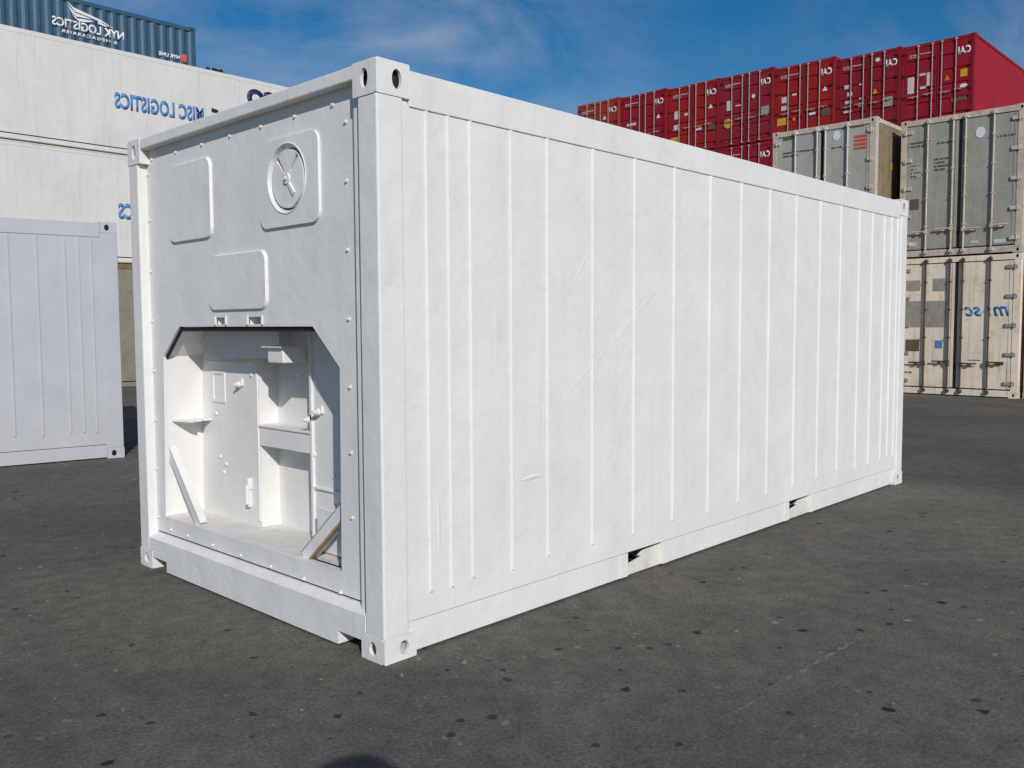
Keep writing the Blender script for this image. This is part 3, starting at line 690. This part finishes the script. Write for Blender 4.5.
# beige, bottom
bg_, lv = reefer('refrigerated_container', 'faded beige container with mirrored blue lettering on its door, on the ground', (XR, y_r, 0), 12.19, W0, HR, M_BEIGE, M_BEIGE, M_RUST, M_BEIGE, G2,
    rods=(.245, .445, .55, .765), hinge_mat=M_GSTEEL, nh=5, handles=.235, hinge_w=.26,
    decals=((('sq', .13, .80, .13, .075, M_GLAB), ('sq', .36, .80, .11, .09, M_GLAB), ('sq', .13, .59, .15, .19, M_GLAB), ('sq', .335, .59, .16, .19, M_GLAB),
             ('sq', .14, .36, .12, .085, M_BLAB), ('sq', .365, .37, .06, .055, M_LBLUE), ('lines', .10, .16, .08, .02, M_LDARK)),
            (('sq', .66, .26, .10, .004, M_RUST), ('sq', .86, .24, .05, .02, M_RUST))))
lettering('lettering', 'mi', -(y_r+W0-1.93-.0)+0 - 0 if False else -(2.36-y_r), 1.60, .39, .235, 'x', -.004, M_LBLUE, lv[1], bold=.04, shear=-.0) if False else None
def xlett(s, yl, yr, z0, z1, leaf, ybase, zbase, mat=M_LBLUE, bold=.03, shear=.25, d=.0035, thick=.0015, mirror=True, name='lettering'):
    # yl, yr: world y of the left and right ends as seen
    return lettering(name, s, -(yl-ybase), z0-zbase, yl-yr, z1-z0, 'x', d, mat, leaf, mirror=mirror, bold=bold, shear=shear, thick=thick)
xlett('sc', 2.735, 2.40, 1.62, 1.82, lv[1], y_r, 0)
xlett('m', 2.20, 1.90, 1.62, 1.82, lv[1], y_r, 0)
xlett('i', 2.315, 2.235, 1.62, 1.83, lv[1], y_r, 0)
# grey above it
gr1, lv = reefer('refrigerated_container', 'weathered grey container with a round white sticker, standing on the beige one', (XR-.01, y_r-.0, HR+.005), 12.19, W0+.0, HR, M_REEF, M_TRIM, M_TRIM, M_KHAKISIDE, G2,
    rods=(.235, .445, .545, .765), nh=5, handles=.185, hinge_w=.22,
    decals=((('lines', .16, .82, .20, .05, M_LDARK), ('lines', .38, .81, .14, .02, M_LDARK), ('sq', .135, .63, .09, .10, M_REEF2), ('lines', .135, .63, .08, .10, M_LDARK), ('lines', .35, .66, .12, .10, M_LDARK),
             ('sq', .13, .39, .075, .075, M_BLAB), ('sq', .12, .10, .07, .03, M_PALE)),
            (('dot', .655, .845, .075, .075, M_LWHITE), ('lines', .86, .80, .14, .02, M_LDARK), ('sq', .63, .09, .06, .022, M_PALE), ('sq', .83, .085, .09, .025, M_PALE))))
lv[1]['label'] = 'grey right door leaf with a round white sticker near its top'
# second grey, one column to the left and standing forward
reds = []
gx, gy = 16.20, 4.285
gr0, lv = reefer('refrigerated_container', 'light grey container with an orange-striped sticker, left of the other grey one', (gx, gy, HR+.005), 12.19, 2.30, HR+.04, M_REEF2, M_TRIM, M_PALE, M_KHAKISIDE, G2,
    rods=(.24, .455, .535, .745), nh=5, handles=.20,
    decals=((('sq', .16, .945, .10, .03, M_BLAB), ('lines', .22, .82, .22, .05, M_LDARK), ('lines', .40, .83, .14, .02, M_LDARK)),
            (('dot', .635, .905, .07, .07, M_LWHITE), ('lines', .64, .82, .10, .02, M_LDARK), ('sq', .83, .955, .12, .022, M_BLAB), ('bars', .86, .83, .12, .11, M_LRED))))
bm = bmesh.new(); prism(bm, [(.85, HR-.95), (.98, HR-.95), (.98, HR-.80), (.85, HR-.80)], -.002, .008, 1); new_obj('yellow_sticker', bm, M_YEL, gr0)
reefer('refrigerated_container', 'khaki container under the light grey one, hidden behind the white container', (gx, gy, 0), 12.19, 2.30, HR, M_REEF2, M_TRIM, M_TRIM, M_KHAKISIDE, G2)
# neighbours at the right edge
reefer('refrigerated_container', 'warm tan container beside the beige one, cut by the right edge', (XR+.12, y_r-.06-2.34, 0), 12.19, 2.34, HR, M_TANR, M_TANR, M_TANR, M_TANR, G2)
reefer('refrigerated_container', 'dark teal container beside the grey one, cut by the right edge', (XR+.25, y_r-.10-2.34, HR+.005), 12.19, 2.34, HR-.05, M_BLUED, M_BLUED, M_GSTEEL, M_BLUED, G2)

# ------------------------------------------------------------------ red containers behind, door ends out
def redmat(n, c): return paint('red_paint_'+n, c, .5, .12, dirt=(c[0]*.5, c[1]*.6+.008, c[2]*.6+.006), dirt_amt=.3, streak=.3, bump=.05, scale=1.2, spec=.2)
RC = {'crimson': redmat('crimson', (.31, .012, .026)), 'scarlet': redmat('scarlet', (.33, .017, .018)), 'maroon': redmat('maroon', (.26, .014, .024)), 'rose': redmat('rose', (.27, .020, .030)), 'brick': redmat('brick', (.34, .045, .030)), 'gap': redmat('gap', (.12, .010, .022))}
HD = 2.86
def red(name_label, x, y, z, W, H, cc, side, dec, cai=.82, parts=True, L=12.19):
    r = root('shipping_container', name_label, 'shipping container', (x, y, z), 0, 'red containers stacked door end out at the back')
    m_ = RC[cc]; sm = RC[side]
    if not parts:
        castings(r, L, W, H, m_); posts(r, L, W, H, m_); side_corr(r, L, W, H, sm); roof(r, L, W, H, sm); end_flat(r, L, W, H, m_, 'rear'); end_flat(r, L, W, H, m_, 'front', 'door'); return r
    castings(r, L, W, H, m_); posts(r, L, W, H, m_, py=.11); rails(r, L, W, H, m_, y=.002); side_corr(r, L, W, H, sm); roof(r, L, W, H, sm); floor_(r, L, W, sm); end_flat(r, L, W, H, sm, 'rear'); door_sills(r, W, H, m_)
    lv = doors(r, W, H, m_, M_RODG, m_, rods=(.24, .435, .565, .755), corr=True, nh=4, gasket=RC['gap'], decals=dec, handles=.36, rodr=.016, hinge_mat=RC['gap'])
    xlett('CAI', W*(1-.775), W*(1-.945), H*cai-.13, H*cai+.13, lv[1], 0, 0, mat=M_LWHITE, bold=.042, shear=0, d=-.010)
    return r
ID = ('lines', .21, .86, .20, .05, M_PALE); ID2 = ('lines', .37, .87, .10, .022, M_PALE)
def L_(*e): return (ID, ID2)+e
TOP = [  # label, left-edge y, right-edge y, x, top z, colour, decals
 ('crimson red container with orange and yellow stickers, nearest the right edge', 9.17, 6.73, 30.8, 11.38, 'crimson', (L_(('sq', .14, .51, .09, .20, M_PALE), ('sq', .30, .62, .08, .03, M_PALE), ('sq', .385, .55, .05, .16, M_PALE), ('sq', .31, .46, .08, .03, M_PALE)), (('tri', .64, .53, .07, .07, M_ORG), ('sq', .86, .55, .09, .09, M_YEL), ('dot', .86, .40, .10, .045, M_LWHITE), ('sq', .80, .25, .20, .05, M_BLAB)))),
 ('maroon container with a white dot and small orange triangle, second from right in top tier', 11.57, 9.19, 30.8, 11.45, 'maroon', (L_(('sq', .17, .62, .07, .05, M_PALE), ('sq', .22, .52, .08, .05, M_PALE), ('sq', .20, .42, .10, .04, M_PALE), ('sq', .40, .62, .06, .02, M_PALE), ('sq', .40, .44, .06, .02, M_PALE), ('sq', .19, .30, .12, .03, M_PALE), ('sq', .40, .36, .06, .05, M_PALE)), (('dot', .65, .89, .07, .05, M_LWHITE), ('tri', .62, .50, .07, .06, M_YEL), ('sq', .82, .34, .13, .12, M_GLAB)))),
 ('scarlet container with a low yellow label, third from the right in the top tier', 14.06, 11.59, 30.75, 11.60, 'scarlet', (L_(('sq', .17, .55, .09, .08, M_PALE), ('sq', .34, .60, .07, .03, M_PALE), ('sq', .17, .44, .10, .06, M_PALE), ('sq', .13, .26, .15, .10, M_YEL), ('dot', .34, .27, .05, .05, M_ORG)), (('tri', .84, .60, .08, .06, M_LWHITE), ('sq', .64, .30, .10, .03, M_LWHITE), ('sq', .86, .29, .14, .09, M_BLAB)))),
 ('faded rose-red container with a round yellow sticker, fourth from right in top tier', 16.50, 14.08, 30.7, 11.70, 'rose', (L_(('sq', .19, .58, .10, .14, M_PALE), ('sq', .36, .56, .10, .02, M_PALE), ('dot', .17, .33, .16, .14, M_YEL)), (('dot', .64, .65, .06, .06, M_LWHITE), ('sq', .85, .42, .14, .12, M_GLAB)))),
 ('bright scarlet container with white triangle, fifth from the right in the top tier', 19.06, 16.52, 30.7, 11.73, 'scarlet', (L_(('sq', .19, .58, .10, .12, M_PALE), ('sq', .38, .57, .08, .04, M_PALE), ('sq', .18, .40, .10, .08, M_PALE), ('sq', .14, .22, .15, .07, M_YEL)), (('tri', .84, .62, .08, .06, M_LWHITE), ('sq', .62, .32, .10, .03, M_LWHITE), ('sq', .86, .32, .13, .08, M_BLAB)))),
 ('scarlet container between the rust-faded one and its brighter neighbour in the top tier', 21.53, 19.08, 30.6, 11.78, 'crimson', (L_(('sq', .25, .55, .2, .04, M_PALE),), (('tri', .84, .60, .08, .06, M_LWHITE),))),
 ('rust-faded brick red container at the far left end of the top tier', 23.95, 21.55, 30.5, 11.82, 'brick', (L_(('sq', .25, .55, .2, .05, M_PALE),), (('tri', .66, .72, .08, .06, M_LWHITE), ('sq', .75, .5, .1, .04, M_PALE)))),
]
for i, (lb_, yl, yr, x, zt, cc, dec) in enumerate(TOP):
    red(lb_, x, yr, zt-HD, yl-yr, HD, cc, 'crimson' if i == 0 else cc, dec)
SEC = ['crimson', 'scarlet', 'scarlet', 'crimson', 'rose', 'scarlet', 'crimson']
WHERE = ['under the nearest crimson one', 'under the maroon one', 'left door half hidden by the grey container', 'right below the rose-red one', 'below the bright scarlet one', 'below the second from the left', 'below the rust-faded one']
for i, (lb_, yl, yr, x, zt, cc, dec) in enumerate(TOP):
    z = zt-2*HD-.006
    seen = i in (2, 3, 4)
    red('red container in the second tier, '+WHERE[i], x+.02, yr, z, yl-yr, HD, SEC[i], 'crimson', dec if seen else ((), ()), parts=seen)
    zz = z-.006; h = zz/2-.003
    for k in range(2):
        red('red container hidden in the two lowest tiers at the back', x+.03, yr, k*(h+.005), yl-yr, h, SEC[(i+k+1) % 7], 'crimson', ((), ()), parts=False)

# ------------------------------------------------------------------ the photographer, standing behind the camera (only the shadow falls in view)
def person():
    base = Vector((-2.25, -3.41, 0)); f = Vector((fw.x, fw.y, 0)).normalized(); s = Vector((f.y, -f.x, 0))
    def P(a, b, z): return base+s*a+f*b+Vector((0, 0, z))      # a right, b forward
    V = [((0, -.03, .96), .155), ((0, -.03, 1.12), .145), ((0, -.03, 1.30), .16), ((0, -.02, 1.44), .11), ((0, .0, 1.50), .06), ((0, .01, 1.58), .088), ((0, .01, 1.66), .088),
         ((.19, -.02, 1.39), .062), ((.27, .02, 1.16), .046), ((.15, .09, 1.40), .030), ((-.19, -.02, 1.39), .062), ((-.27, .02, 1.16), .046), ((-.15, .09, 1.40), .030),
         ((.10, -.02, .86), .095), ((.12, .01, .50), .065), ((.13, -.02, .10), .045), ((.14, .12, .045), .04),
         ((-.10, -.02, .86), .095), ((-.12, .01, .50), .065), ((-.13, -.02, .10), .045), ((-.14, .12, .045), .04)]
    E = [(0, 1), (1, 2), (2, 3), (3, 4), (4, 5), (5, 6), (3, 7), (7, 8), (8, 9), (3, 10), (10, 11), (11, 12), (0, 13), (13, 14), (14, 15), (15, 16), (0, 17), (17, 18), (18, 19), (19, 20)]
    for sg, wi in ((1, 9), (-1, 12)):
        for k in range(5):
            n = len(V)
            if k < 4:
                V.append(((sg*(.135-.018*k), .10, 1.44+.004*k), .012)); V.append(((sg*(.125-.018*k), .085, 1.475), .009)); V.append(((sg*(.105-.018*k), .075, 1.49), .008))
            else:
                V.append(((sg*.13, .075, 1.425), .012)); V.append(((sg*.10, .07, 1.44), .010)); V.append(((sg*.08, .07, 1.445), .009))
            E += [(wi, n), (n, n+1), (n+1, n+2)]
    me = bpy.data.meshes.new('person'); me.from_pydata([P(*v[0])-base for v in V], E, []); o = bpy.data.objects.new('person', me); col.objects.link(o); o.location = base
    md = o.modifiers.new('skin', 'SKIN'); md.use_smooth_shade = True
    for i, v in enumerate(V): me.skin_vertices[0].data[i].radius = (v[1], v[1])
    me.skin_vertices[0].data[0].use_root = True
    sb = o.modifiers.new('sub', 'SUBSURF'); sb.levels = 1; sb.render_levels = 1
    dg = bpy.context.evaluated_depsgraph_get(); m2 = bpy.data.meshes.new_from_object(o.evaluated_get(dg)); o.modifiers.clear(); o.data = m2
    m2.materials.clear(); m2.materials.append(paint('dark_clothes', (.05, .055, .07), .85, .2, bump=.1))
    o['label'] = 'person in dark clothes standing behind the viewpoint, seen only by their shadow'; o['category'] = 'person'
    # brimmed hat
    bm = bmesh.new(); c = P(-.02, .0, 1.655)-base; n = 24
    prof = [(.192, -.004), (.196, .002), (.185, .012), (.158, .018), (.152, .050), (.140, .060), (.001, .056)]
    rings = [[bm.verts.new((c.x+rr*(1+.03*math.sin(5*i))*math.cos(2*math.pi*i/n), c.y+rr*math.sin(2*math.pi*i/n), c.z+z+(.012*math.sin(2*2*math.pi*i/n) if rr > .15 else 0))) for i in range(n)] for rr, z in [(.001, -.002)]+prof]
    for p, q in zip(rings, rings[1:]):
        for i in range(n): bm.faces.new((p[i], p[(i+1) % n], q[(i+1) % n], q[i]))
    new_obj('hat', bm, M_DARK, o, smooth=True)
person()

# ------------------------------------------------------------------ small stones and grit on the asphalt
bm = bmesh.new(); rnd = random.Random(3)
for i in range(900):
    x = rnd.uniform(-2.0, 7.0); y = rnd.uniform(-3.2, 6.0)
    if 0 < x < 6.1 and 0 < y < 2.5: continue
    if (Vector((x, y))-Vector((CAM.x, CAM.y))).length < 1.2: continue
    s_ = rnd.choice((.0035, .004, .005, .006, .008, .012)); q = [bm.verts.new((x+s_*math.cos(a+rnd.uniform(-.4, .4))*rnd.uniform(.7, 1.4), y+s_*math.sin(a)*rnd.uniform(.7, 1.4), .0005)) for a in (0, 1.25, 2.5, 3.8, 5)]
    t_ = bm.verts.new((x+rnd.uniform(-.3, .3)*s_, y+rnd.uniform(-.3, .3)*s_, s_*rnd.uniform(.5, 1.1)))
    for k in range(5): bm.faces.new((q[k], q[(k+1) % 5], t_))
gv = new_obj('grit', bm, paint('grit_stone', (.17, .16, .145), .9, .3, bump=0, scale=20)); gv['kind'] = 'stuff'; gv['label'] = 'scattered small stones and grit on the asphalt'; gv['category'] = 'grit'
